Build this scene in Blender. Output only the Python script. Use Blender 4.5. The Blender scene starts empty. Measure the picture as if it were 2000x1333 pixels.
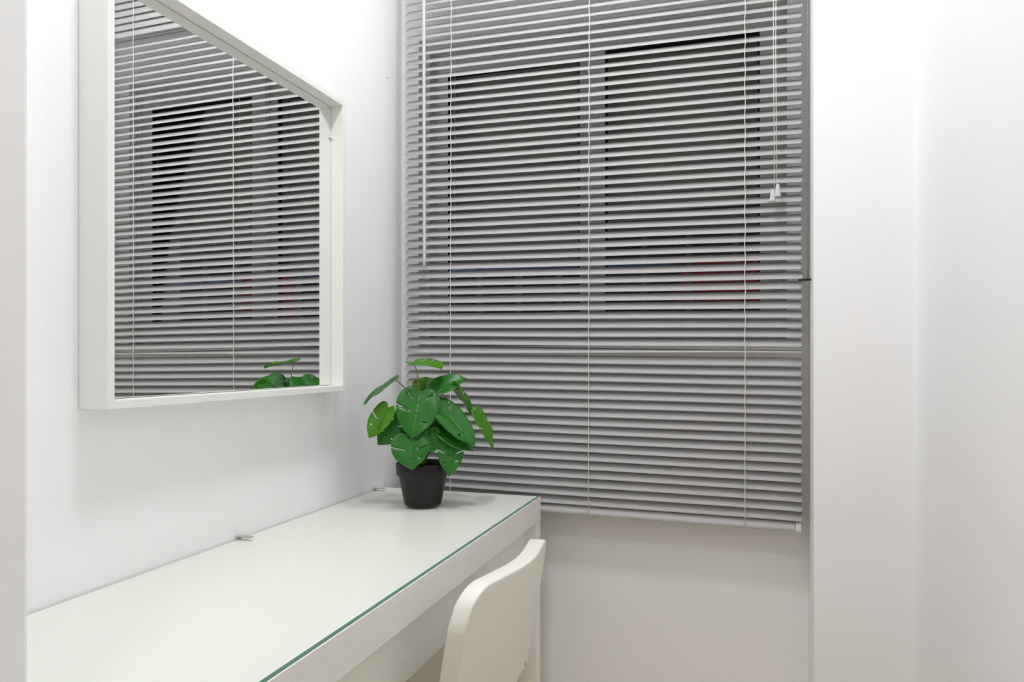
import bpy, bmesh, math, random
from mathutils import Vector, Matrix
random.seed(4)
R = math.radians
scene = bpy.context.scene
COL = scene.collection

# ------------------------------------------------------------------ camera
CAM_Z = 1.097
cam_d = bpy.data.cameras.new('camera')
cam_d.sensor_width = 36.0
cam_d.lens = 1414.0 / 2000.0 * 36.0
cam_d.shift_y = 35.5 / 2000.0
cam_d.clip_start = 0.02
cam = bpy.data.objects.new('camera', cam_d)
COL.objects.link(cam)
cam.location = (0, 0, CAM_Z)
YAW = R(17.66)
cam.rotation_euler = (R(90), 0, YAW)
scene.camera = cam

# ------------------------------------------------------------------ world (night sky glow)
w = bpy.data.worlds.new('night')
scene.world = w
w.use_nodes = True
w.node_tree.nodes['Background'].inputs[0].default_value = (0.62, 0.68, 0.82, 1)
w.node_tree.nodes['Background'].inputs[1].default_value = 0.9

# ------------------------------------------------------------------ exposure
vs = scene.view_settings
vs.view_transform = 'Standard'
vs.look = 'None'
vs.gamma = 1.0
vs.use_curve_mapping = False
vs.exposure = 0.17
scene.cycles.max_bounces = 14
scene.cycles.diffuse_bounces = 8
scene.cycles.glossy_bounces = 6
scene.cycles.transparent_max_bounces = 24
scene.cycles.sample_clamp_indirect = 60
scene.cycles.use_denoising = True

CEIL = 2.50
LAMP_W = 6.5          # watts of each ceiling panel in the niche
REAR_FILL_W = 2.5         # watts of the added fill panel in the unseen room behind

# ------------------------------------------------------------------ materials
MATS = {}
def mat(name, col, rough=0.5, spec=0.5, metal=0.0, bump=None, mottle=None, emit=None):
    m = bpy.data.materials.new(name)
    m.use_nodes = True
    nt = m.node_tree
    b = nt.nodes['Principled BSDF']
    b.inputs['Base Color'].default_value = (*col, 1)
    b.inputs['Roughness'].default_value = rough
    b.inputs['Metallic'].default_value = metal
    b.inputs['Specular IOR Level'].default_value = spec
    if emit:
        b.inputs['Emission Color'].default_value = (*emit[0], 1)
        b.inputs['Emission Strength'].default_value = emit[1]
    tc = nt.nodes.new('ShaderNodeTexCoord')
    if bump:
        sc, st = bump
        n = nt.nodes.new('ShaderNodeTexNoise')
        n.inputs['Scale'].default_value = sc
        n.inputs['Detail'].default_value = 4
        bp = nt.nodes.new('ShaderNodeBump')
        bp.inputs['Strength'].default_value = st
        bp.inputs['Distance'].default_value = 0.002
        nt.links.new(tc.outputs['Object'], n.inputs['Vector'])
        nt.links.new(n.outputs['Fac'], bp.inputs['Height'])
        nt.links.new(bp.outputs['Normal'], b.inputs['Normal'])
    if mottle:
        sc, c2 = mottle
        n = nt.nodes.new('ShaderNodeTexNoise')
        n.inputs['Scale'].default_value = sc
        n.inputs['Detail'].default_value = 5
        r = nt.nodes.new('ShaderNodeValToRGB')
        r.color_ramp.elements[0].position = 0.35
        r.color_ramp.elements[1].position = 0.65
        r.color_ramp.elements[0].color = (*col, 1)
        r.color_ramp.elements[1].color = (*c2, 1)
        nt.links.new(tc.outputs['Object'], n.inputs['Vector'])
        nt.links.new(n.outputs['Fac'], r.inputs['Fac'])
        nt.links.new(r.outputs['Color'], b.inputs['Base Color'])
    MATS[name] = m
    return m

def glass(name, tint, gloss_rough, gain=1.0):
    m = bpy.data.materials.new(name)
    m.use_nodes = True
    nt = m.node_tree
    nt.nodes.clear()
    out = nt.nodes.new('ShaderNodeOutputMaterial')
    mix = nt.nodes.new('ShaderNodeMixShader')
    tr = nt.nodes.new('ShaderNodeBsdfTransparent')
    gl = nt.nodes.new('ShaderNodeBsdfGlossy')
    fr = nt.nodes.new('ShaderNodeFresnel')
    mu = nt.nodes.new('ShaderNodeMath')
    mu.operation = 'MULTIPLY'
    mu.inputs[1].default_value = gain
    fr.inputs['IOR'].default_value = 1.45
    tr.inputs['Color'].default_value = (*tint, 1)
    gl.inputs['Roughness'].default_value = gloss_rough
    nt.links.new(fr.outputs[0], mu.inputs[0])
    nt.links.new(mu.outputs[0], mix.inputs[0])
    nt.links.new(tr.outputs[0], mix.inputs[1])
    nt.links.new(gl.outputs[0], mix.inputs[2])
    nt.links.new(mix.outputs[0], out.inputs['Surface'])
    MATS[name] = m
    return m

mat('wall', (0.912, 0.916, 0.935), 0.75, 0.25, bump=(160, 0.04))
mat('ceiling', (0.90, 0.90, 0.90), 0.8, 0.2)
mat('floor', (0.74, 0.61, 0.40), 0.45, 0.4, mottle=(6, (0.69, 0.56, 0.36)))
mat('white_lacquer', (0.87, 0.868, 0.842), 0.42, 0.4)
mat('mirror_frame', (0.84, 0.84, 0.81), 0.45, 0.35)
mat('glass_edge', (0.17, 0.40, 0.32), 0.15, 0.5)
mat('chair_plastic', (0.86, 0.845, 0.79), 0.38, 0.4)
mat('steel', (0.55, 0.56, 0.56), 0.3, 0.5, 1.0)
mat('white_tube', (0.82, 0.81, 0.77), 0.35, 0.5)
mat('slat', (0.46, 0.455, 0.46), 0.65, 0.15)
mat('blind_plastic', (0.58, 0.58, 0.58), 0.4, 0.4)
mat('cord', (0.74, 0.74, 0.73), 0.8, 0.2)
mat('black_plastic', (0.012, 0.012, 0.011), 0.42, 0.45)
mat('pot', (0.006, 0.0062, 0.0056), 0.42, 0.3, bump=(220, 0.05))
mat('soil', (0.006, 0.006, 0.005), 0.95, 0.1, bump=(90, 0.8))
mat('stem', (0.10, 0.075, 0.03), 0.6, 0.3, mottle=(30, (0.14, 0.16, 0.03)))
mat('stem_light', (0.24, 0.30, 0.06), 0.5, 0.3)
mat('aluminium', (0.55, 0.55, 0.53), 0.4, 0.5)
mat('gasket', (0.01, 0.01, 0.01), 0.6, 0.3)
mat('shutter', (0.78, 0.75, 0.68), 0.6, 0.3)
mat('rail_metal', (0.28, 0.28, 0.28), 0.5, 0.4)
mat('blue_paint', (0.20, 0.30, 0.52), 0.4, 0.4)
mat('red_cloth', (0.80, 0.08, 0.09), 0.9, 0.1, mottle=(25, (0.66, 0.05, 0.06)))
mat('night_black', (0.012, 0.012, 0.013), 0.9, 0.1)  # near-black, so the backdrop stays dark under the sky glow
mat('grey_clip', (0.42, 0.42, 0.38), 0.4, 0.5)
mat('mirror_glass', (0.93, 0.94, 0.935), 0.0, 0.5, 1.0)
mat('lamp_diffuser', (0.9, 0.9, 0.9), 0.5, 0.3, emit=((1, 1, 0.99), 3.0))
glass('desk_glass', (0.990, 0.995, 0.985), 0.25, 0.12)
glass('window_glass', (0.92, 0.94, 0.93), 0.02)

def leaf_mat(name, base, dark, vein, trans):
    m = bpy.data.materials.new(name)
    m.use_nodes = True
    nt = m.node_tree
    b = nt.nodes['Principled BSDF']
    b.inputs['Roughness'].default_value = 0.30
    b.inputs['Specular IOR Level'].default_value = 0.5
    uv = nt.nodes.new('ShaderNodeUVMap')
    sep = nt.nodes.new('ShaderNodeSeparateXYZ')
    ab = nt.nodes.new('ShaderNodeMath'); ab.operation = 'ABSOLUTE'
    ramp = nt.nodes.new('ShaderNodeValToRGB')
    e = ramp.color_ramp.elements
    e[0].position = 0.0; e[0].color = (*vein, 1)
    e[1].position = 0.045; e[1].color = (*base, 1)
    e2 = ramp.color_ramp.elements.new(0.93); e2.color = (*base, 1)
    e3 = ramp.color_ramp.elements.new(1.0); e3.color = (*[0.6 * a + 0.4 * c for a, c in zip(base, vein)], 1)
    nz = nt.nodes.new('ShaderNodeTexNoise'); nz.inputs['Scale'].default_value = 38
    mx = nt.nodes.new('ShaderNodeMixRGB'); mx.blend_type = 'MIX'
    mx.inputs[2].default_value = (*dark, 1)
    rr = nt.nodes.new('ShaderNodeMapRange')
    rr.inputs[1].default_value = 0.45; rr.inputs[2].default_value = 0.75
    rr.inputs[3].default_value = 0.0; rr.inputs[4].default_value = 0.55
    tc = nt.nodes.new('ShaderNodeTexCoord')
    L = nt.links.new
    L(uv.outputs[0], sep.inputs[0]); L(sep.outputs[0], ab.inputs[0]); L(ab.outputs[0], ramp.inputs[0])
    L(tc.outputs['Object'], nz.inputs['Vector']); L(nz.outputs[0], rr.inputs[0])
    L(rr.outputs[0], mx.inputs[0]); L(ramp.outputs[0], mx.inputs[1]); L(mx.outputs[0], b.inputs['Base Color'])
    t = nt.nodes.new('ShaderNodeBsdfTranslucent')
    t.inputs['Color'].default_value = (*trans, 1)
    ms = nt.nodes.new('ShaderNodeMixShader'); ms.inputs[0].default_value = 0.30
    out = nt.nodes['Material Output']
    L(b.outputs[0], ms.inputs[1]); L(t.outputs[0], ms.inputs[2]); L(ms.outputs[0], out.inputs['Surface'])
    MATS[name] = m
leaf_mat('leaf', (0.028, 0.200, 0.022), (0.016, 0.125, 0.012), (0.12, 0.36, 0.07), (0.10, 0.46, 0.02))
leaf_mat('leaf_yellow', (0.085, 0.30, 0.014), (0.055, 0.21, 0.010), (0.17, 0.36, 0.05), (0.22, 0.50, 0.02))  # yellower green: undersides, and backlight painted into a narrow leaf

# ------------------------------------------------------------------ helpers
def link(name, me, m=None, parent=None, loc=(0, 0, 0)):
    o = bpy.data.objects.new(name, me)
    COL.objects.link(o)
    if m:
        me.materials.append(MATS[m])
    if parent:
        o.parent = parent
    o.location = loc
    return o

def bm_box(bm, x0, x1, y0, y1, z0, z1, mi=0):
    v = [bm.verts.new(p) for p in ((x0, y0, z0), (x1, y0, z0), (x1, y1, z0), (x0, y1, z0),
                                   (x0, y0, z1), (x1, y0, z1), (x1, y1, z1), (x0, y1, z1))]
    fs = [(0, 3, 2, 1), (4, 5, 6, 7), (0, 1, 5, 4), (1, 2, 6, 5), (2, 3, 7, 6), (3, 0, 4, 7)]
    for f in fs:
        bm.faces.new([v[i] for i in f]).material_index = mi

def finish(bm, name, m, parent=None, bevel=0, seg=2, smooth=False, org=None):
    if bevel:
        bmesh.ops.bevel(bm, geom=bm.edges[:], offset=bevel, segments=seg, profile=0.5, affect='EDGES')
    bmesh.ops.recalc_face_normals(bm, faces=bm.faces[:])
    if org is not None:
        bmesh.ops.translate(bm, verts=bm.verts[:], vec=-Vector(org))
    if smooth:
        for f in bm.faces:
            f.smooth = True
    me = bpy.data.meshes.new(name)
    bm.to_mesh(me)
    bm.free()
    return link(name, me, m, parent, org if org is not None else (0, 0, 0))

def box(name, x0, x1, y0, y1, z0, z1, m, parent=None, bevel=0, seg=2):
    """box in world coordinates; below a parent the parent's location is taken off"""
    off = parent.location if parent else Vector((0, 0, 0))
    bm = bmesh.new()
    bm_box(bm, x0 - off.x, x1 - off.x, y0 - off.y, y1 - off.y, z0 - off.z, z1 - off.z)
    return finish(bm, name, m, parent, bevel, seg)

def tube_bm(bm, pts, rad, n=10, caps=True):
    pts = [Vector(p) for p in pts]
    rads = rad if isinstance(rad, (list, tuple)) else [rad] * len(pts)
    rings = []
    prev = None
    for i, p in enumerate(pts):
        d = (pts[min(i + 1, len(pts) - 1)] - pts[max(i - 1, 0)]).normalized()
        if prev is None:
            a = Vector((0, 0, 1)) if abs(d.z) < 0.9 else Vector((1, 0, 0))
            s = d.cross(a).normalized()
        else:
            s = (prev - d * prev.dot(d)).normalized()
        prev = s
        t = d.cross(s)
        rings.append([bm.verts.new(p + (s * math.cos(2 * math.pi * k / n) + t * math.sin(2 * math.pi * k / n)) * rads[i]) for k in range(n)])
    for a, b in zip(rings, rings[1:]):
        for k in range(n):
            bm.faces.new((a[k], a[(k + 1) % n], b[(k + 1) % n], b[k])).smooth = True
    if caps:
        bm.faces.new(rings[0][::-1]); bm.faces.new(rings[-1])

def tube(name, pts, rad, m, parent=None, n=10):
    off = parent.location if parent else Vector((0, 0, 0))
    bm = bmesh.new()
    tube_bm(bm, [Vector(p) - off for p in pts], rad, n)
    return finish(bm, name, m, parent)

def smooth_path(ctrl, n=6):
    c = [Vector(p) for p in ctrl]
    c = [2 * c[0] - c[1]] + c + [2 * c[-1] - c[-2]]
    out = []
    for i in range(1, len(c) - 2):
        for k in range(n):
            t = k / n
            p0, p1, p2, p3 = c[i - 1:i + 3]
            out.append(0.5 * ((2 * p1) + (p2 - p0) * t + (2 * p0 - 5 * p1 + 4 * p2 - p3) * t * t + (3 * p1 - p0 - 3 * p2 + p3) * t ** 3))
    out.append(c[-2])
    return out

def lathe(name, prof, m, parent=None, n=48, off=(0, 0, 0)):
    bm = bmesh.new()
    rings = []
    for r, z in prof:
        rings.append([bm.verts.new((r * math.cos(2 * math.pi * k / n) + off[0], r * math.sin(2 * math.pi * k / n) + off[1], z + off[2])) for k in range(n)])
    for a, b in zip(rings, rings[1:]):
        for k in range(n):
            bm.faces.new((a[k], a[(k + 1) % n], b[(k + 1) % n], b[k])).smooth = True
    bm.faces.new(rings[0]); bm.faces.new(rings[-1])
    return finish(bm, name, m, parent)

def thing(name, label, cat, loc, group=None, rz=0):
    o = bpy.data.objects.new(name, None)
    o.empty_display_size = 0.05
    COL.objects.link(o)
    o.location = loc
    o.rotation_euler = (0, 0, rz)
    return tag(o, label, cat, group)

def tag(o, label, cat, group=None):
    o['label'] = label
    o['category'] = cat
    if group:
        o['group'] = group
    return o

def structure(o, label=None, cat=None):
    o['kind'] = 'structure'
    if label:
        o['label'] = label
        o['category'] = cat
    return o

# ------------------------------------------------------------------ the room
XL, YB = -0.8605, 1.741            # left wall plane, window wall plane
XR = 0.324                         # right wall plane
XP, YP = 0.1398, 1.612             # pillar: left side and front face
XS, YS0, YS1 = -0.563, 0.33, 0.45  # wall end beside the desk
XF, YR = -2.5, -2.2                # rest of the room behind the camera
T = 0.14

structure(box('floor', XF - T, XR + T, YR - T, 1.95, -0.1, 0, 'floor'), 'warm brown floor of the small room', 'floor')
structure(box('ceiling', XF - T, XR + T, YR - T, 1.95, CEIL, CEIL + 0.1, 'ceiling'), 'plain white ceiling with two square light panels', 'ceiling')
structure(box('wall_left', XL - T, XL, YS1, 1.95, 0, CEIL, 'wall'), 'white painted wall carrying the square mirror', 'wall')
structure(box('wall_right', XR, XR + T, YR - T, YP, 0, CEIL, 'wall'), 'white painted wall at the right edge of the picture', 'wall')
structure(box('wall_pillar', XP, XR + T, YP, 1.95, 0, CEIL, 'wall', None, 0.003, 2), 'white pillar face between the blind and the right wall', 'pillar')
structure(box('wall_partition', XF, XS, YS0, YS1, 0, CEIL, 'wall', None, 0.004, 2), 'grey-white wall end at the left edge of the picture', 'wall')
structure(box('wall_rear', XF - T, XR, YR - T, YR, 0, CEIL, 'wall'), 'white wall behind the camera', 'wall')
structure(box('wall_side', XF - T, XF, YR, YS1, 0, CEIL, 'wall'), 'white side wall behind the camera', 'wall')
# window wall with its opening
WX0, WX1, WZ0, WZ1 = -0.812, 0.096, 1.130, 1.935
bm = bmesh.new()
bm_box(bm, XL, WX0, YB, 1.95, 0, CEIL)
bm_box(bm, WX1, XP, YB, 1.95, 0, CEIL)
bm_box(bm, WX0, WX1, YB, 1.95, 0, WZ0)
bm_box(bm, WX0, WX1, YB, 1.95, WZ1, CEIL)
structure(finish(bm, 'wall_back', 'wall'), 'white wall behind and below the grey blind', 'wall')

# the sliding window
win = bpy.data.objects.new('window_1', None)
COL.objects.link(win)
win.location = (0, 1.80, WZ0)
structure(win, 'sliding aluminium window behind the grey blind', 'window')
def frame4(name, x0, x1, z0, z1, y0, y1, wl, wr, wb, wt, m, parent):
    off = parent.location
    bm = bmesh.new()
    for a in ((x0, x0 + wl, z0, z1), (x1 - wr, x1, z0, z1), (x0 + wl, x1 - wr, z0, z0 + wb), (x0 + wl, x1 - wr, z1 - wt, z1)):
        bm_box(bm, a[0] - off.x, a[1] - off.x, y0 - off.y, y1 - off.y, a[2] - off.z, a[3] - off.z)
    return finish(bm, name, m, parent)
frame4('outer_frame', WX0, WX1, WZ0, WZ1, 1.765, 1.84, 0.02, 0.02, 0.025, 0.025, 'aluminium', win)
PZ0, PZ1 = 1.205, 1.859
frame4('sash', -0.792, -0.352, WZ0 + 0.025, WZ1 - 0.025, 1.795, 1.815, 0.040, 0.040, PZ0 - WZ0 - 0.025, WZ1 - 0.025 - PZ1, 'aluminium', win)
frame4('sash', -0.368, 0.076, WZ0 + 0.025, WZ1 - 0.025, 1.770, 1.790, 0.045, 0.038, PZ0 - WZ0 - 0.025, WZ1 - 0.025 - PZ1, 'aluminium', win)
frame4('gasket', -0.752, -0.392, PZ0, PZ1, 1.797, 1.812, 0.004, 0.004, 0.004, 0.004, 'gasket', win)
frame4('gasket', -0.323, 0.038, PZ0, PZ1, 1.772, 1.788, 0.004, 0.004, 0.004, 0.004, 'gasket', win)
box('pane', -0.75, -0.394, 1.803, 1.807, PZ0 + 0.002, PZ1 - 0.002, 'window_glass', win)
box('pane', -0.321, 0.036, 1.778, 1.782, PZ0 + 0.002, PZ1 - 0.002, 'window_glass', win)

# ------------------------------------------------------------------ ceiling lamps
def ceiling_lamp(x, y, label, watts=None):
    s = 0.085
    t = thing('ceiling_light', label, 'light', (x, y, CEIL), 'square ceiling light panels')
    bm = bmesh.new()
    for a in ((-s - 0.012, -s, -s - 0.012, s + 0.012), (s, s + 0.012, -s - 0.012, s + 0.012), (-s, s, -s - 0.012, -s), (-s, s, s, s + 0.012)):
        bm_box(bm, a[0], a[1], a[2], a[3], -0.018, 0)
    finish(bm, 'bezel', 'white_lacquer', t)
    bm = bmesh.new()
    bm_box(bm, -s, s, -s, s, -0.008, 0)
    finish(bm, 'diffuser', 'lamp_diffuser', t)
    ld = bpy.data.lights.new('panel_light', 'AREA')
    ld.shape = 'SQUARE'
    ld.size = 2 * s
    ld.energy = watts or LAMP_W
    ld.color = (1.0, 1.0, 0.99)
    lo = bpy.data.objects.new('panel_light', ld)
    COL.objects.link(lo)
    lo.parent = t
    lo.location = (0, 0, -0.012)
ceiling_lamp(-0.33, 0.82, 'square ceiling light panel in the middle of the niche', 7.1)
ceiling_lamp(-0.33, 1.30, 'square ceiling light panel nearest the window', 3.0)
ceiling_lamp(-0.33, -0.12, 'added square fill light panel just above the camera', 3.6)  # added fill: lights the pillar and slats from the front
ceiling_lamp(-1.9, -0.9, 'added square fill light panel out of view behind the partition', REAR_FILL_W)  # added fill: only its bounced light reaches the niche

# ------------------------------------------------------------------ mirror
MX0, MX1 = XL, -0.8099             # wall to front of frame
MY0, MY1 = 0.7591, 1.370
MZ0, MZ1 = CAM_Z - 0.068, CAM_Z + 0.5517
FW = 0.012
mir = thing('wall_mirror', 'square wall mirror in a deep white box frame', 'mirror', (XL, (MY0 + MY1) / 2, MZ0))
GL = -0.8387
def rail(c):   # c: outer pair and inner pair (y,z) -> mitred member
    off = mir.location
    bm = bmesh.new()
    a, b, bi, ai = c
    lo = [bm.verts.new((MX0 + 0.0005 - off.x, p[0] - off.y, p[1] - off.z)) for p in (a, b, bi, ai)]
    hi = [bm.verts.new((MX1 - off.x, p[0] - off.y, p[1] - off.z)) for p in (a, b, bi, ai)]
    bm.faces.new(lo[::-1]); bm.faces.new(hi)
    for k in range(4):
        bm.faces.new((lo[k], lo[(k + 1) % 4], hi[(k + 1) % 4], hi[k]))
    finish(bm, 'frame_rail', 'mirror_frame', mir, 0.0008, 2)
O = [(MY0, MZ0), (MY1, MZ0), (MY1, MZ1), (MY0, MZ1)]
I = [(MY0 + FW, MZ0 + FW), (MY1 - FW, MZ0 + FW), (MY1 - FW, MZ1 - FW), (MY0 + FW, MZ1 - FW)]
for k in range(4):
    rail((O[k], O[(k + 1) % 4], I[(k + 1) % 4], I[k]))
box('mirror_glass', GL - 0.003, GL, MY0 + FW + 0.001, MY1 - FW - 0.001, MZ0 + FW + 0.001, MZ1 - FW - 0.001, 'mirror_glass', mir)
box('backing', GL - 0.006, GL - 0.0032, MY0 + FW - 0.0005, MY1 - FW + 0.0005, MZ0 + FW - 0.0005, MZ1 - FW + 0.0005, 'rail_metal', mir)
tube('pin', [(GL + 0.0005, MY1 - FW - 0.006, CAM_Z + 0.471), (GL + 0.0005, MY1 - FW + 0.001, CAM_Z + 0.471)], 0.0022, 'steel', mir)

tube_o = tube('nail', [(XL - 0.004, 1.655, CAM_Z + 0.715), (XL + 0.003, 1.655, CAM_Z + 0.715)], 0.0018, 'steel')
tag(tube_o, 'tiny nail in the white wall between mirror and blind', 'nail')

# ------------------------------------------------------------------ desk
DZ = CAM_Z - 0.3166                # top of the glass
DX0, DX1, DY0, DY1 = -0.856, -0.4505, 0.458, 1.636
desk = thing('dressing_table', 'white dressing table with a green-edged glass top along the left wall', 'desk', ((DX0 + DX1) / 2, (DY0 + DY1) / 2, 0))
GT = 0.005
box('top_panel', DX0, DX1, DY0, DY1, DZ - GT - 0.018, DZ - GT - 0.0002, 'white_lacquer', desk, 0.0006, 1)
box('front_rail', DX1 - 0.021, DX1, DY0, DY1, CAM_Z - 0.376, DZ - GT - 0.0181, 'white_lacquer', desk, 0.0004, 1)
box('side_panel', DX0, DX1 - 0.0005, DY1 - 0.036, DY1, 0, CAM_Z - 0.3765, 'white_lacquer', desk, 0.001, 2)
box('side_panel', DX0, DX1 - 0.0005, DY0, DY0 + 0.036, 0, CAM_Z - 0.3765, 'white_lacquer', desk, 0.001, 2)
dr = box('drawer', -0.496, -0.4785, DY0 + 0.037, DY1 - 0.037, CAM_Z - 0.482, CAM_Z - 0.342, 'white_lacquer', desk, 0.0008, 1)
box('back_panel', DX0, DX0 + 0.016, DY0 + 0.037, DY1 - 0.037, CAM_Z - 0.482, CAM_Z - 0.342, 'white_lacquer', desk)
bx = box('drawer_bottom', DX0 + 0.017, -0.497, DY0 + 0.037, DY1 - 0.037, CAM_Z - 0.470, CAM_Z - 0.462, 'white_lacquer', desk)
# glass sheet: clear faces, green edges
bm = bmesh.new()
o_ = desk.location
bm_box(bm, DX0 + 0.002 - o_.x, DX1 - 0.0015 - o_.x, DY0 + 0.002 - o_.y, DY1 - 0.002 - o_.y, DZ - GT, DZ)
bmesh.ops.recalc_face_normals(bm, faces=bm.faces[:])
for f in bm.faces:
    f.material_index = 1 if f.normal.x > 0.5 else 0
me = bpy.data.meshes.new('glass_top')
bm.to_mesh(me); bm.free()
go = link('glass_top', me, 'desk_glass', desk)
me.materials.append(MATS['glass_edge'])
go['label'] = 'clear glass sheet with green edge'
for cy in (1.083, 1.585):
    bm = bmesh.new()
    x0 = DX0 + 0.001 - o_.x
    bm_box(bm, x0, x0 + 0.026, cy - 0.005 - o_.y, cy + 0.005 - o_.y, DZ + 0.0002, DZ + 0.0018)
    bm_box(bm, x0 - 0.003, x0, cy - 0.005 - o_.y, cy + 0.005 - o_.y, DZ - 0.006, DZ + 0.0018)
    finish(bm, 'glass_clip', 'grey_clip', desk)['label'] = 'small grey clip on the back edge'

# ------------------------------------------------------------------ venetian blind
BX0, BX1 = -0.816, 0.122
BY = 1.680
PITCH = 0.02087
TILT = 0.0117                      # the blind hangs a little lower at its right end
SW, SA = 0.0252, R(45.5)
def zlow(k, x):
    return CAM_Z - 0.349 + PITCH * k + TILT * (BX1 - x)
blind = thing('venetian_blind', 'grey metal venetian blind hanging in front of the night window', 'blind', ((BX0 + BX1) / 2, BY, CAM_Z - 0.375))
bo = blind.location
NK = 76
def slat(k):
    n, mth = 16, 6
    rnd = random.Random(k)
    ja = R(rnd.uniform(-1.5, 1.5))
    jx = rnd.uniform(-0.0012, 0.0012)
    bm = bmesh.new()
    top, bot = [], []
    for i in range(n + 1):
        x = BX0 + (BX1 - BX0) * i / n
        f = i / n
        a = SA + ja
        dz = 0.0003 * math.sin(f * 9 + k * 0.7)
        if k == 17:
            e = max(0.0, (f - 0.15) / 0.85)
            a = SA + (R(12) - SA) * min(1, e * 1.25)
            dz = 0.002 * e
        if k == 61:
            a = R(20)
        if k >= 62:
            a = R(72)
        zc = zlow(k, x) + SW / 2 * math.sin(SA) + dz
        rt, rb = [], []
        for j in range(mth + 1):
            s = j / mth - 0.5
            c = 0.0014 * (1 - 4 * s * s)
            y = s * SW * math.cos(a) - math.sin(a) * c
            z = s * SW * math.sin(a) + math.cos(a) * c
            # rounded slat corners
            xx = x
            if i in (0, n) and j in (0, mth):
                xx = x + (0.003 if i == 0 else -0.003)
            rt.append(bm.verts.new((xx + jx - bo.x, BY + y - bo.y, zc + z - bo.z)))
            rb.append(bm.verts.new((xx + jx - bo.x, BY + y + math.sin(a) * 0.0003 - bo.y, zc + z - math.cos(a) * 0.0003 - bo.z)))
        top.append(rt); bot.append(rb)
    for i in range(n):
        for j in range(mth):
            bm.faces.new((top[i][j], top[i + 1][j], top[i + 1][j + 1], top[i][j + 1])).smooth = True
            bm.faces.new((bot[i][j], bot[i][j + 1], bot[i + 1][j + 1], bot[i + 1][j])).smooth = True
        bm.faces.new((top[i][0], bot[i][0], bot[i + 1][0], top[i + 1][0]))
        bm.faces.new((top[i][mth], top[i + 1][mth], bot[i + 1][mth], bot[i][mth]))
    for i in (0, n):
        for j in range(mth):
            q = (top[i][j], top[i][j + 1], bot[i][j + 1], bot[i][j])
            bm.faces.new(q)
    me = bpy.data.meshes.new('slat')
    bm.to_mesh(me); bm.free()
    link('slat', me, 'slat', blind)
for k in range(NK):
    slat(k)
# bottom rail with end caps
def rail_piece(name, x0, x1, h0, h1, y0, y1, m, bev):
    bm = bmesh.new()
    v = []
    for x in (x0, x1):
        zz = zlow(0, x) - bo.z
        v.append([bm.verts.new((x - bo.x, y - bo.y, zz + h)) for y, h in ((y0, h0), (y1, h0), (y1, h1), (y0 + 0.010, h1), (y0, h0 + 0.006))])
    for k in range(5):
        bm.faces.new((v[0][k], v[0][(k + 1) % 5], v[1][(k + 1) % 5], v[1][k]))
    bm.faces.new(v[0][::-1]); bm.faces.new(v[1])
    return finish(bm, name, m, blind, bev, 2)
br = rail_piece('bottom_rail', BX0 + 0.006, BX1 - 0.013, -0.0225, -0.004, 1.669, 1.691, 'slat', 0.0015)
rail_piece('end_cap', BX1 - 0.0128, BX1 - 0.001, -0.0245, -0.003, 1.6675, 1.6925, 'blind_plastic', 0.002)
rail_piece('end_cap', BX0 + 0.001, BX0 + 0.0058, -0.0245, -0.003, 1.6675, 1.6925, 'blind_plastic', 0.002)
ZTOP = zlow(NK, 0) + 0.02
box('head_rail', BX0, BX1, 1.663, 1.697, ZTOP, ZTOP + 0.03, 'slat', blind, 0.002)
for cx in (-0.691, -0.3425, 0.0052):
    for cy, r_ in ((1.6665, 0.0009), (1.6925, 0.0006)):
        pts = []
        nz = NK
        for k in range(nz + 1):
            z = zlow(k, cx) if k else zlow(0, cx) - 0.022
            pts.append((cx + 0.0012 * math.sin(k * 1.9 + cx * 20) * (0.4 if cy > 1.68 else 1) * min(1, k / 20) + 0.004 * (k / nz - 0.3) * (cx < 0), cy, z))
        tube('ladder_cord', pts, r_, 'cord', blind, 6)
# tilt wand
tube('tilt_wand', [(-0.755, 1.648, ZTOP), (-0.754, 1.648, 1.8), (-0.753, 1.648, 1.345), (-0.753, 1.648, 1.328)], [0.0042, 0.0042, 0.0042, 0.0048], 'blind_plastic', blind, 6)
# pull cords with tassels
for dx, zt in ((0.0, 1.462), (0.0045, 1.472)):
    x = 0.0655 + dx
    tube('pull_cord', [(x - 0.003 + dx * 0.6, 1.650, ZTOP), (x - 0.002, 1.650, 1.75), (x, 1.650, zt)], 0.0009, 'cord', blind, 6)
    prof = [(0.0025, 0.0), (0.004, -0.004), (0.005, -0.014), (0.0068, -0.024), (0.0072, -0.027), (0.005, -0.0275)]
    lathe('tassel', prof, 'blind_plastic', blind, 16, (x - 0.004 + dx * 1.3 - bo.x, 1.650 - bo.y, zt - bo.z))
# cable with its black peg beside the blind
cab = thing('cable_hook', 'thin grey cable ending in a black peg beside the blind', 'cable', (0.1335, 1.672, CAM_Z + 0.165))
tube('cable', [(0.1335, 1.672, CEIL), (0.1335, 1.672, CAM_Z + 0.17)], 0.0012, 'rail_metal', cab, 6)
tube('peg', [(0.114, 1.664, CAM_Z + 0.170), (0.1395, 1.664, CAM_Z + 0.170)], 0.0024, 'black_plastic', cab, 8)

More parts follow.
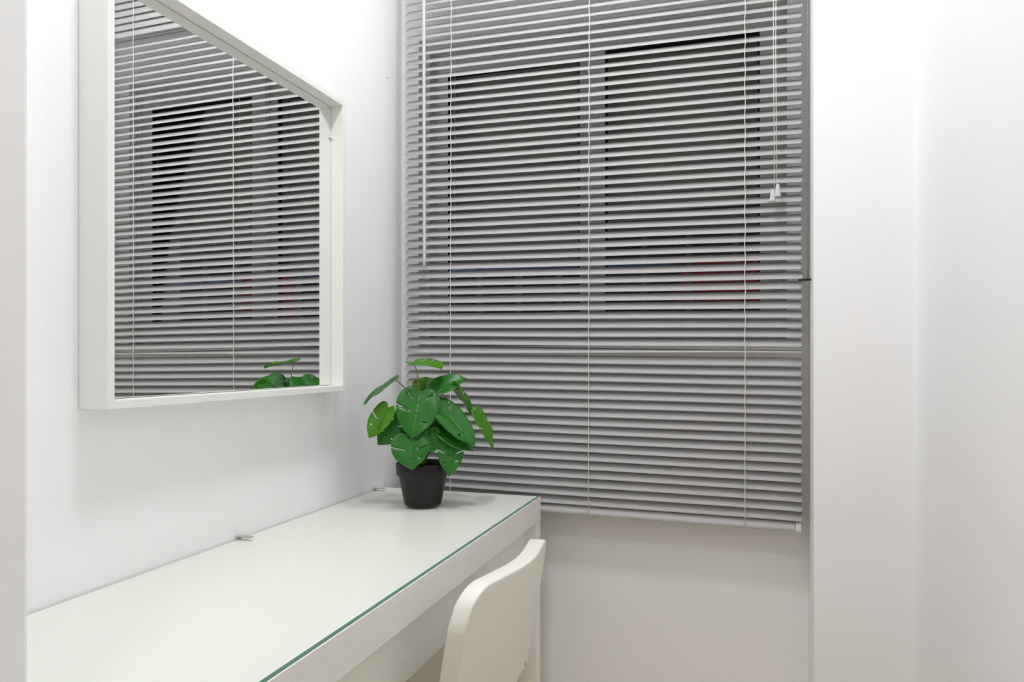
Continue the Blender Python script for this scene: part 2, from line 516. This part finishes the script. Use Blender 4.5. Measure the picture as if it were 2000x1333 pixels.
# ------------------------------------------------------------------ chair
cy0 = 1.115
chair = thing('chair', 'cream white plastic chair pushed up against the dressing table', 'chair', (-0.55, cy0, 0))
co = chair.location
TOPZ = CAM_Z - 0.322
LEAN = math.tan(R(13.0))
def wing(z):                        # the back flattens towards its lower edge
    return 0.20 - 0.12 * min(1.0, max(0.0, (TOPZ - z) / 0.246))
def back_x(q, z):
    base = -0.336 - wing(z) * (math.sqrt((q * HW) ** 2 + 0.0025) - 0.05)
    return base - (TOPZ - z) * LEAN + 0.04 * q * HW
HW = 0.180
def shell():
    bm = bmesh.new()
    nq, nz = 40, 26
    rows = []
    for j in range(nz + 1):
        f = j / nz
        row = []
        for i in range(nq + 1):
            q = -1 + 2 * i / nq
            # outline: rounded upper corners
            rc = 0.055
            d = (1 - abs(q)) * HW
            drop = 0.0
            if d < rc:
                drop = rc - math.sqrt(max(0, rc * rc - (rc - d) ** 2))
            zt = TOPZ - drop
            zb = CAM_Z - 0.568
            z = zt + (zb - zt) * f
            row.append((q, z))
        rows.append(row)
    def P(q, z, s):
        x = back_x(q, z)
        slope = 0.04 - wing(z) * q * HW / math.sqrt((q * HW) ** 2 + 0.0025)
        n = Vector((1, -slope, LEAN * 0)).normalized()
        return Vector((x, cy0 + q * HW, z)) + n * s
    th = 0.015
    A = [[bm.verts.new(P(q, z, th) - co) for q, z in r] for r in rows]
    B = [[bm.verts.new(P(q, z, -th) - co) for q, z in r] for r in rows]
    for j in range(nz):
        for i in range(nq):
            bm.faces.new((A[j][i], A[j][i + 1], A[j + 1][i + 1], A[j + 1][i]))
            bm.faces.new((B[j][i], B[j + 1][i], B[j + 1][i + 1], B[j][i + 1]))
    for i in range(nq):
        bm.faces.new((A[0][i], B[0][i], B[0][i + 1], A[0][i + 1]))
        bm.faces.new((A[nz][i], A[nz][i + 1], B[nz][i + 1], B[nz][i]))
    for j in range(nz):
        bm.faces.new((A[j][0], A[j + 1][0], B[j + 1][0], B[j][0]))
        bm.faces.new((A[j][nq], B[j][nq], B[j + 1][nq], A[j + 1][nq]))
    bmesh.ops.recalc_face_normals(bm, faces=bm.faces[:])
    for f in bm.faces:
        f.smooth = True
    # rounded rim
    sharp = [e for e in bm.edges if len(e.link_faces) == 2 and e.calc_face_angle(0) > R(55)]
    bmesh.ops.bevel(bm, geom=sharp, offset=0.003, segments=2, profile=0.5, affect='EDGES')
    return finish(bm, 'backrest', 'chair_plastic', chair)
shell()
# middle of the shell carries on down to the seat
bm = bmesh.new()
nq, nz = 24, 14
def spine(q, t, s):
    z0, z1 = CAM_Z - 0.566, 0.455
    if t < 0.6:
        z = z0 + (z1 + 0.03 - z0) * t / 0.6
        x = back_x(q * 0.72, z)
    else:
        a = (t - 0.6) / 0.4 * math.pi / 2
        xb = back_x(q * 0.72, z1 + 0.03)
        x = xb - 0.035 * (1 - math.cos(a)); z = z1 + 0.03 - 0.035 * math.sin(a)
    return Vector((x + s, cy0 + q * HW * 0.72, z - (s if t > 0.8 else 0)))
A = [[bm.verts.new(spine(-1 + 2 * i / nq, j / nz, 0.0118) - co) for i in range(nq + 1)] for j in range(nz + 1)]
B = [[bm.verts.new(spine(-1 + 2 * i / nq, j / nz, -0.0095) - co) for i in range(nq + 1)] for j in range(nz + 1)]
for j in range(nz):
    for i in range(nq):
        bm.faces.new((A[j][i], A[j][i + 1], A[j + 1][i + 1], A[j + 1][i])).smooth = True
        bm.faces.new((B[j][i], B[j + 1][i], B[j + 1][i + 1], B[j][i + 1])).smooth = True
    bm.faces.new((A[j][0], A[j + 1][0], B[j + 1][0], B[j][0]))
    bm.faces.new((A[j][nq], B[j][nq], B[j + 1][nq], A[j + 1][nq]))
for i in range(nq):
    bm.faces.new((A[0][i], B[0][i], B[0][i + 1], A[0][i + 1]))
    bm.faces.new((A[nz][i], A[nz][i + 1], B[nz][i + 1], B[nz][i]))
finish(bm, 'lower_back', 'chair_plastic', chair)
# seat: rounded, slightly dished slab
bm = bmesh.new()
ns = 40
ring_t, ring_b = [], []
for k in range(ns):
    a = 2 * math.pi * k / ns
    ca, sa = math.cos(a), math.sin(a)
    e = 0.35
    px = -0.595 + 0.195 * math.copysign(abs(ca) ** e, ca)
    py = cy0 + (0.195 - 0.02 * ca) * math.copysign(abs(sa) ** e, sa)
    ring_t.append(bm.verts.new(Vector((px, py, 0.455)) - co))
    ring_b.append(bm.verts.new(Vector((px, py, 0.435)) - co))
cen = bm.verts.new(Vector((-0.595, cy0, 0.447)) - co)
cenb = bm.verts.new(Vector((-0.595, cy0, 0.433)) - co)
for k in range(ns):
    k2 = (k + 1) % ns
    bm.faces.new((ring_t[k], ring_t[k2], cen)).smooth = True
    bm.faces.new((ring_b[k2], ring_b[k], cenb)).smooth = True
    bm.faces.new((ring_b[k], ring_b[k2], ring_t[k2], ring_t[k]))
finish(bm, 'seat', 'chair_plastic', chair)
for s in (-1, 1):
    y = cy0 + s * HW * 0.85
    zt = CAM_Z - 0.48
    xt = back_x(s * 0.85, zt)
    tube('rear_leg', smooth_path([(xt, y, zt), (back_x(s * 0.85, 0.56), y, 0.56), (back_x(s * 0.85, 0.44) - 0.005, y + s * 0.006, 0.44), (-0.395, y + s * 0.016, 0.2), (-0.355, y + s * 0.024, 0.0)]), 0.0078, 'white_tube', chair, 12)
    tube('front_leg', [(-0.735, cy0 + s * 0.165, 0.434), (-0.77, cy0 + s * 0.19, 0.0)], 0.0095, 'white_tube', chair, 12)
    # screw on the outer back
    q = s * 0.86
    z = CAM_Z - 0.556
    p = Vector((back_x(q, z), cy0 + q * HW, z))
    slope = 0.04 - wing(z) * q * HW / math.sqrt((q * HW) ** 2 + 0.0025)
    n = Vector((1, -slope, 0)).normalized()
    tube('screw', [p + n * 0.0148, p + n * 0.0165], 0.0048, 'steel', chair, 12)
tube('seat_stretcher', [(-0.735, cy0 - 0.165, 0.424), (-0.735, cy0 + 0.165, 0.424)], 0.008, 'white_tube', chair, 10)
tube('seat_stretcher', [(-0.43, cy0 - 0.165, 0.424), (-0.43, cy0 + 0.165, 0.424)], 0.008, 'white_tube', chair, 10)

# ------------------------------------------------------------------ potted plant
plant = thing('potted_monstera', 'small green monstera plant in a black pot on the glass top', 'plant', (-0.6654, 1.4485, DZ + 0.0003), rz=YAW)
lathe('pot', [(0.036, 0.0), (0.0395, 0.001), (0.0405, 0.004), (0.0525, 0.062), (0.0545, 0.0635), (0.0575, 0.0665), (0.0590, 0.0885), (0.0585, 0.0905),
              (0.0560, 0.0905), (0.0545, 0.083), (0.0525, 0.080)], 'pot', plant, 64)
def soil():
    bm = bmesh.new()
    n, rr = 28, 6
    rings = []
    rnd = random.Random(2)
    for i in range(1, rr + 1):
        rings.append([bm.verts.new((0.0535 * i / rr * math.cos(2 * math.pi * k / n), 0.0535 * i / rr * math.sin(2 * math.pi * k / n), 0.081 + rnd.uniform(-0.001, 0.0015))) for k in range(n)])
    c = bm.verts.new((0, 0, 0.083))
    for k in range(n):
        bm.faces.new((rings[0][k], rings[0][(k + 1) % n], c))
    for a, b in zip(rings, rings[1:]):
        for k in range(n):
            bm.faces.new((a[k], b[k], b[(k + 1) % n], a[(k + 1) % n]))
    finish(bm, 'soil', 'soil', plant, smooth=True)
soil()

MARGIN = [(0.03, 0.03), (0.18, -0.075), (0.42, -0.115), (0.70, -0.065), (0.91, 0.07), (1.0, 0.26), (0.96, 0.45), (0.82, 0.63), (0.56, 0.79), (0.26, 0.91), (0.0, 1.0)]
def margin(t):
    n = len(MARGIN) - 1
    f = min(max(t, 0), 1) * n
    i = min(int(f), n - 1)
    f -= i
    p = [Vector(MARGIN[min(max(i + d, 0), n)]) for d in (-1, 0, 1, 2)]
    return 0.5 * ((2 * p[1]) + (p[2] - p[0]) * f + (2 * p[0] - 5 * p[1] + 4 * p[2] - p[3]) * f * f + (3 * p[1] - p[0] - 3 * p[2] + p[3]) * f ** 3)

def leaf(base, tip, width, nrm, m='leaf', bend=0.12, fold=0.12, seed=0, slits=((0.34, 0.42, 0.86), (0.53, 0.38, 1.0), (0.70, 0.45, 0.78))):
    """base and tip in the plant's own frame (mm): x right, y away, z up"""
    base, tip = Vector(base) / 1000, Vector(tip) / 1000
    Lv = tip - base
    Ln = Lv.length / 1.0
    ey = Lv.normalized()
    nz = Vector(nrm)
    nz = (nz - ey * nz.dot(ey)).normalized()
    ex = ey.cross(nz)
    W = width / 2000
    rnd = random.Random(seed)
    bm = bmesh.new()
    uvl = bm.loops.layers.uv.new('UVMap')
    na = 7
    for side in (1, -1):
        cuts = []
        for c, w0, w1 in slits:
            c = c + rnd.uniform(-0.03, 0.03)
            if rnd.random() < 0.75:
                cuts.append((c - 0.010, c + 0.010, w0 + rnd.uniform(-0.08, 0.08), w1))
        ts = sorted(set([k / 22 for k in range(23)] + [c[0] for c in cuts] + [c[1] for c in cuts]))
        ts = [t for t in ts if not any(c[0] + 1e-6 < t < c[1] - 1e-6 for c in cuts)]
        grid = []
        for t in ts:
            mg = margin(t)
            mid = max(0.0, (t - 0.10) / 0.90) ** 1.05
            row = []
            for j in range(na + 1):
                w_ = j / na
                x = mg.x * w_
                y = mid * 0.97 + (mg.y - mid * 0.97) * (w_ ** 1.35)
                if t == 1.0:
                    x, y = 0, 0.97 + 0.03 * w_
                zz = -bend * (max(y, 0) ** 2) + bend * max(y, 0) * 0.9 + (fold + 0.16) * x * 0.75 - 0.16 * x * x * (0.6 + fold) + 0.030 * math.sin(8 * y + 4 * x * side + seed) * w_ * (0.5 + y)
                p = base + ex * (x * W * side) + ey * (y * Ln) + nz * (zz * W * 1.6)
                row.append((bm.verts.new(p), w_ * side, y))
            grid.append(row)
        for i in range(len(ts) - 1):
            cut = [c for c in cuts if abs(c[0] - ts[i]) < 1e-6]
            for j in range(na):
                if cut:
                    wm = (j + 0.5) / na
                    if cut[0][2] < wm < cut[0][3]:
                        continue
                q = [grid[i][j], grid[i][j + 1], grid[i + 1][j + 1], grid[i + 1][j]]
                if side < 0:
                    q = q[::-1]
                try:
                    f = bm.faces.new([v[0] for v in q])
                except ValueError:
                    continue
                f.smooth = True
                for lp, v in zip(f.loops, q):
                    lp[uvl].uv = (v[1], v[2])
    bmesh.ops.remove_doubles(bm, verts=bm.verts[:], dist=0.00004)
    me = bpy.data.meshes.new('leaf')
    bm.to_mesh(me); bm.free()
    o = link('leaf', me, m, plant)
    so = o.modifiers.new('thickness', 'SOLIDIFY')
    so.thickness = 0.0006
    return o

PX = 1.12
def pt(u, v, d):                   # mm right of the axis, mm above the glass, mm toward the room
    return ((u - 826) * PX, -d, (984 - v) * PX)
HUB = (2, 0, 84)
LEAVES = [
    # base(u,v,d), tip(u,v,d), width mm, normal (x right, y away, z up), material, bend, fold
    ((824, 766, 30), (812, 851, 62), 90, (0.05, -1, 0.35), 'leaf', 0.15, 0.10),
    ((808, 709, -5), (866, 719, 30), 92, (0.0, -0.10, 1), 'leaf_yellow', 0.10, 0.10),
    ((774, 742, 5), (711, 790, 8), 74, (-0.58, -0.22, 0.80), 'leaf', 0.22, 0.05),
    ((762, 795, 22), (727, 853, 34), 56, (-0.35, -0.85, 0.4), 'leaf_yellow', 0.12, 0.10),
    ((782, 818, 12), (742, 866, 26), 60, (0.55, -0.75, 0.35), 'leaf', 0.12, 0.30),
    ((806, 848, 50), (814, 909, 68), 80, (0.05, -0.9, 0.45), 'leaf', 0.14, 0.10),
    ((884, 850, 30), (881, 924, 50), 56, (0.15, -1, 0.22), 'leaf', 0.18, 0.10),
    ((862, 792, 30), (931, 866, 48), 62, (0.30, -0.75, 0.60), 'leaf', 0.14, 0.10),
    ((850, 762, 8), (912, 738, -10), 62, (0.10, -0.50, 0.85), 'leaf', 0.22, 0.16),
    ((884, 752, 4), (919, 808, -4), 62, (0.80, 0.38, 0.40), 'leaf_yellow', 0.20, 0.10),
    ((928, 804, -6), (962, 878, -8), 62, (0.82, -0.35, 0.35), 'leaf_yellow', 0.16, 0.10),
    ((828, 764, -10), (832, 738, -52), 62, (0.0, -0.4, 0.75), 'leaf_yellow', 0.10, 0.10),
    ((852, 800, 2), (842, 850, 14), 64, (0.1, 0.9, -0.2), 'leaf_yellow', 0.12, 0.10),
    ((866, 838, 24), (926, 876, 34), 62, (0.1, -0.55, 0.8), 'leaf', 0.14, 0.10),
    ((790, 806, -14), (760, 812, -58), 44, (-0.3, -0.5, 0.75), 'leaf_yellow', 0.12, 0.10),
    ((838, 838, 36), (850, 880, 44), 58, (0.1, -0.9, 0.4), 'leaf', 0.12, 0.10),
    ((856, 822, 6), (880, 852, 12), 58, (0.2, -0.9, 0.3), 'leaf', 0.12, 0.10),
    ((812, 832, -24), (790, 860, -60), 56, (-0.2, 0.5, 0.8), 'leaf', 0.12, 0.10),
]
for i, (b, t, wd, nr, mm, be, fo) in enumerate(LEAVES):
    leaf(pt(*b), pt(*t), wd, nr, mm, be, fo, seed=i + 3)
    bb = Vector(pt(*b))
    hub = Vector((HUB[0] + (i % 4) * 2 - 3, (i % 3) * 3 - 3, HUB[2]))
    dv = bb - hub
    k1 = hub + Vector((dv.x * 0.18, dv.y * 0.2, dv.z * 0.45))
    k2 = hub + Vector((dv.x * 0.62, dv.y * 0.6, dv.z * 0.86))
    path = [p / 1000 for p in smooth_path([hub, k1, k2, bb], 5)]
    bm = bmesh.new()
    n = len(path)
    tube_bm(bm, path, [0.0022 - 0.0012 * q / (n - 1) for q in range(n)], 6)
    finish(bm, 'stem', 'stem_light' if i in (1, 11, 9) else 'stem', plant)

# ------------------------------------------------------------------ outside the window
def shutter(x0, x1, zb, label):
    t = thing('roller_shutter', label, 'shutter', ((x0 + x1) / 2, 1.90, zb))
    z = zb
    while z < WZ1:
        box('shutter_slat', x0, x1, 1.893, 1.905, z, min(z + 0.043, WZ1 + 0.03), 'shutter', t, 0.003, 1)
        z += 0.045
shutter(-0.80, -0.362, CAM_Z + 0.262, 'grey outer roller shutter behind the left window pane')
shutter(-0.355, 0.086, CAM_Z + 0.385, 'grey outer roller shutter, half raised behind the right window pane')
structure(box('floor_balcony', -1.5, 0.8, 1.95, 2.5, CAM_Z - 0.75, CAM_Z - 0.60, 'rail_metal'), 'dark balcony slab outside under the railing', 'balcony')
rl = thing('balcony_railing', 'dark metal railing outside behind the right window pane', 'railing', (-0.30, 2.08, CAM_Z - 0.60))
box('handrail', -1.3, 0.6, 2.065, 2.095, CAM_Z + 0.350, CAM_Z + 0.398, 'rail_metal', rl, 0.003, 1)
box('bottom_rail', -1.3, 0.6, 2.072, 2.088, CAM_Z - 0.55, CAM_Z - 0.52, 'rail_metal', rl, 0.002, 1)
for k in range(-8, 6):
    x = -0.143 + 0.1245 * k
    box('baluster', x - 0.0075, x + 0.0075, 2.073, 2.087, CAM_Z - 0.60, CAM_Z + 0.355, 'rail_metal', rl, 0.001, 1)
rack = thing('clothes_rack', 'blue clothes rack standing outside behind the window', 'clothes rack', (-0.35, 2.20, CAM_Z - 0.60))
tube('pole', [(-1.3, 2.20, CAM_Z + 0.286), (0.6, 2.20, CAM_Z + 0.286)], 0.014, 'blue_paint', rack, 12)
for x in (-1.29, 0.59):
    tube('post', [(x, 2.20, CAM_Z - 0.60), (x, 2.20, CAM_Z + 0.286)], 0.012, 'blue_paint', rack, 12)
bm = bmesh.new()
nx, nz = 24, 12
def cl(i, j, s):
    fx, fz = i / nx, j / nz
    xa, xb = -0.168 - 0.02 * fz, 0.035 + 0.012 * fz
    return Vector((xa + (xb - xa) * fx, 2.1828 - 0.008 * abs(math.sin(fx * 9)) * fz + s, CAM_Z + 0.294 - 0.145 * fz - 0.004 * math.sin(fx * 7)))
A = [[bm.verts.new(cl(i, j, 0)) for i in range(nx + 1)] for j in range(nz + 1)]
B = [[bm.verts.new(cl(i, j, 0.003)) for i in range(nx + 1)] for j in range(nz + 1)]
for j in range(nz):
    for i in range(nx):
        bm.faces.new((A[j][i], A[j][i + 1], A[j + 1][i + 1], A[j + 1][i])).smooth = True
        bm.faces.new((B[j][i], B[j + 1][i], B[j + 1][i + 1], B[j][i + 1])).smooth = True
for i in range(nx):
    for j in (0, nz):
        bm.faces.new((A[j][i], A[j][i + 1], B[j][i + 1], B[j][i]))
for j in range(nz):
    for i in (0, nx):
        bm.faces.new((A[j][i], A[j + 1][i], B[j + 1][i], B[j][i]))
tag(finish(bm, 'hanging_cloth', 'red_cloth'), 'red cloth hung over the blue pole outside', 'cloth')
tag(box('night_backdrop', -6, 6, 5.0, 5.2, -3, 6, 'night_black'), 'added black backdrop that keeps the night outside dark', 'wall')  # put in so the bright sky does not show behind the panes
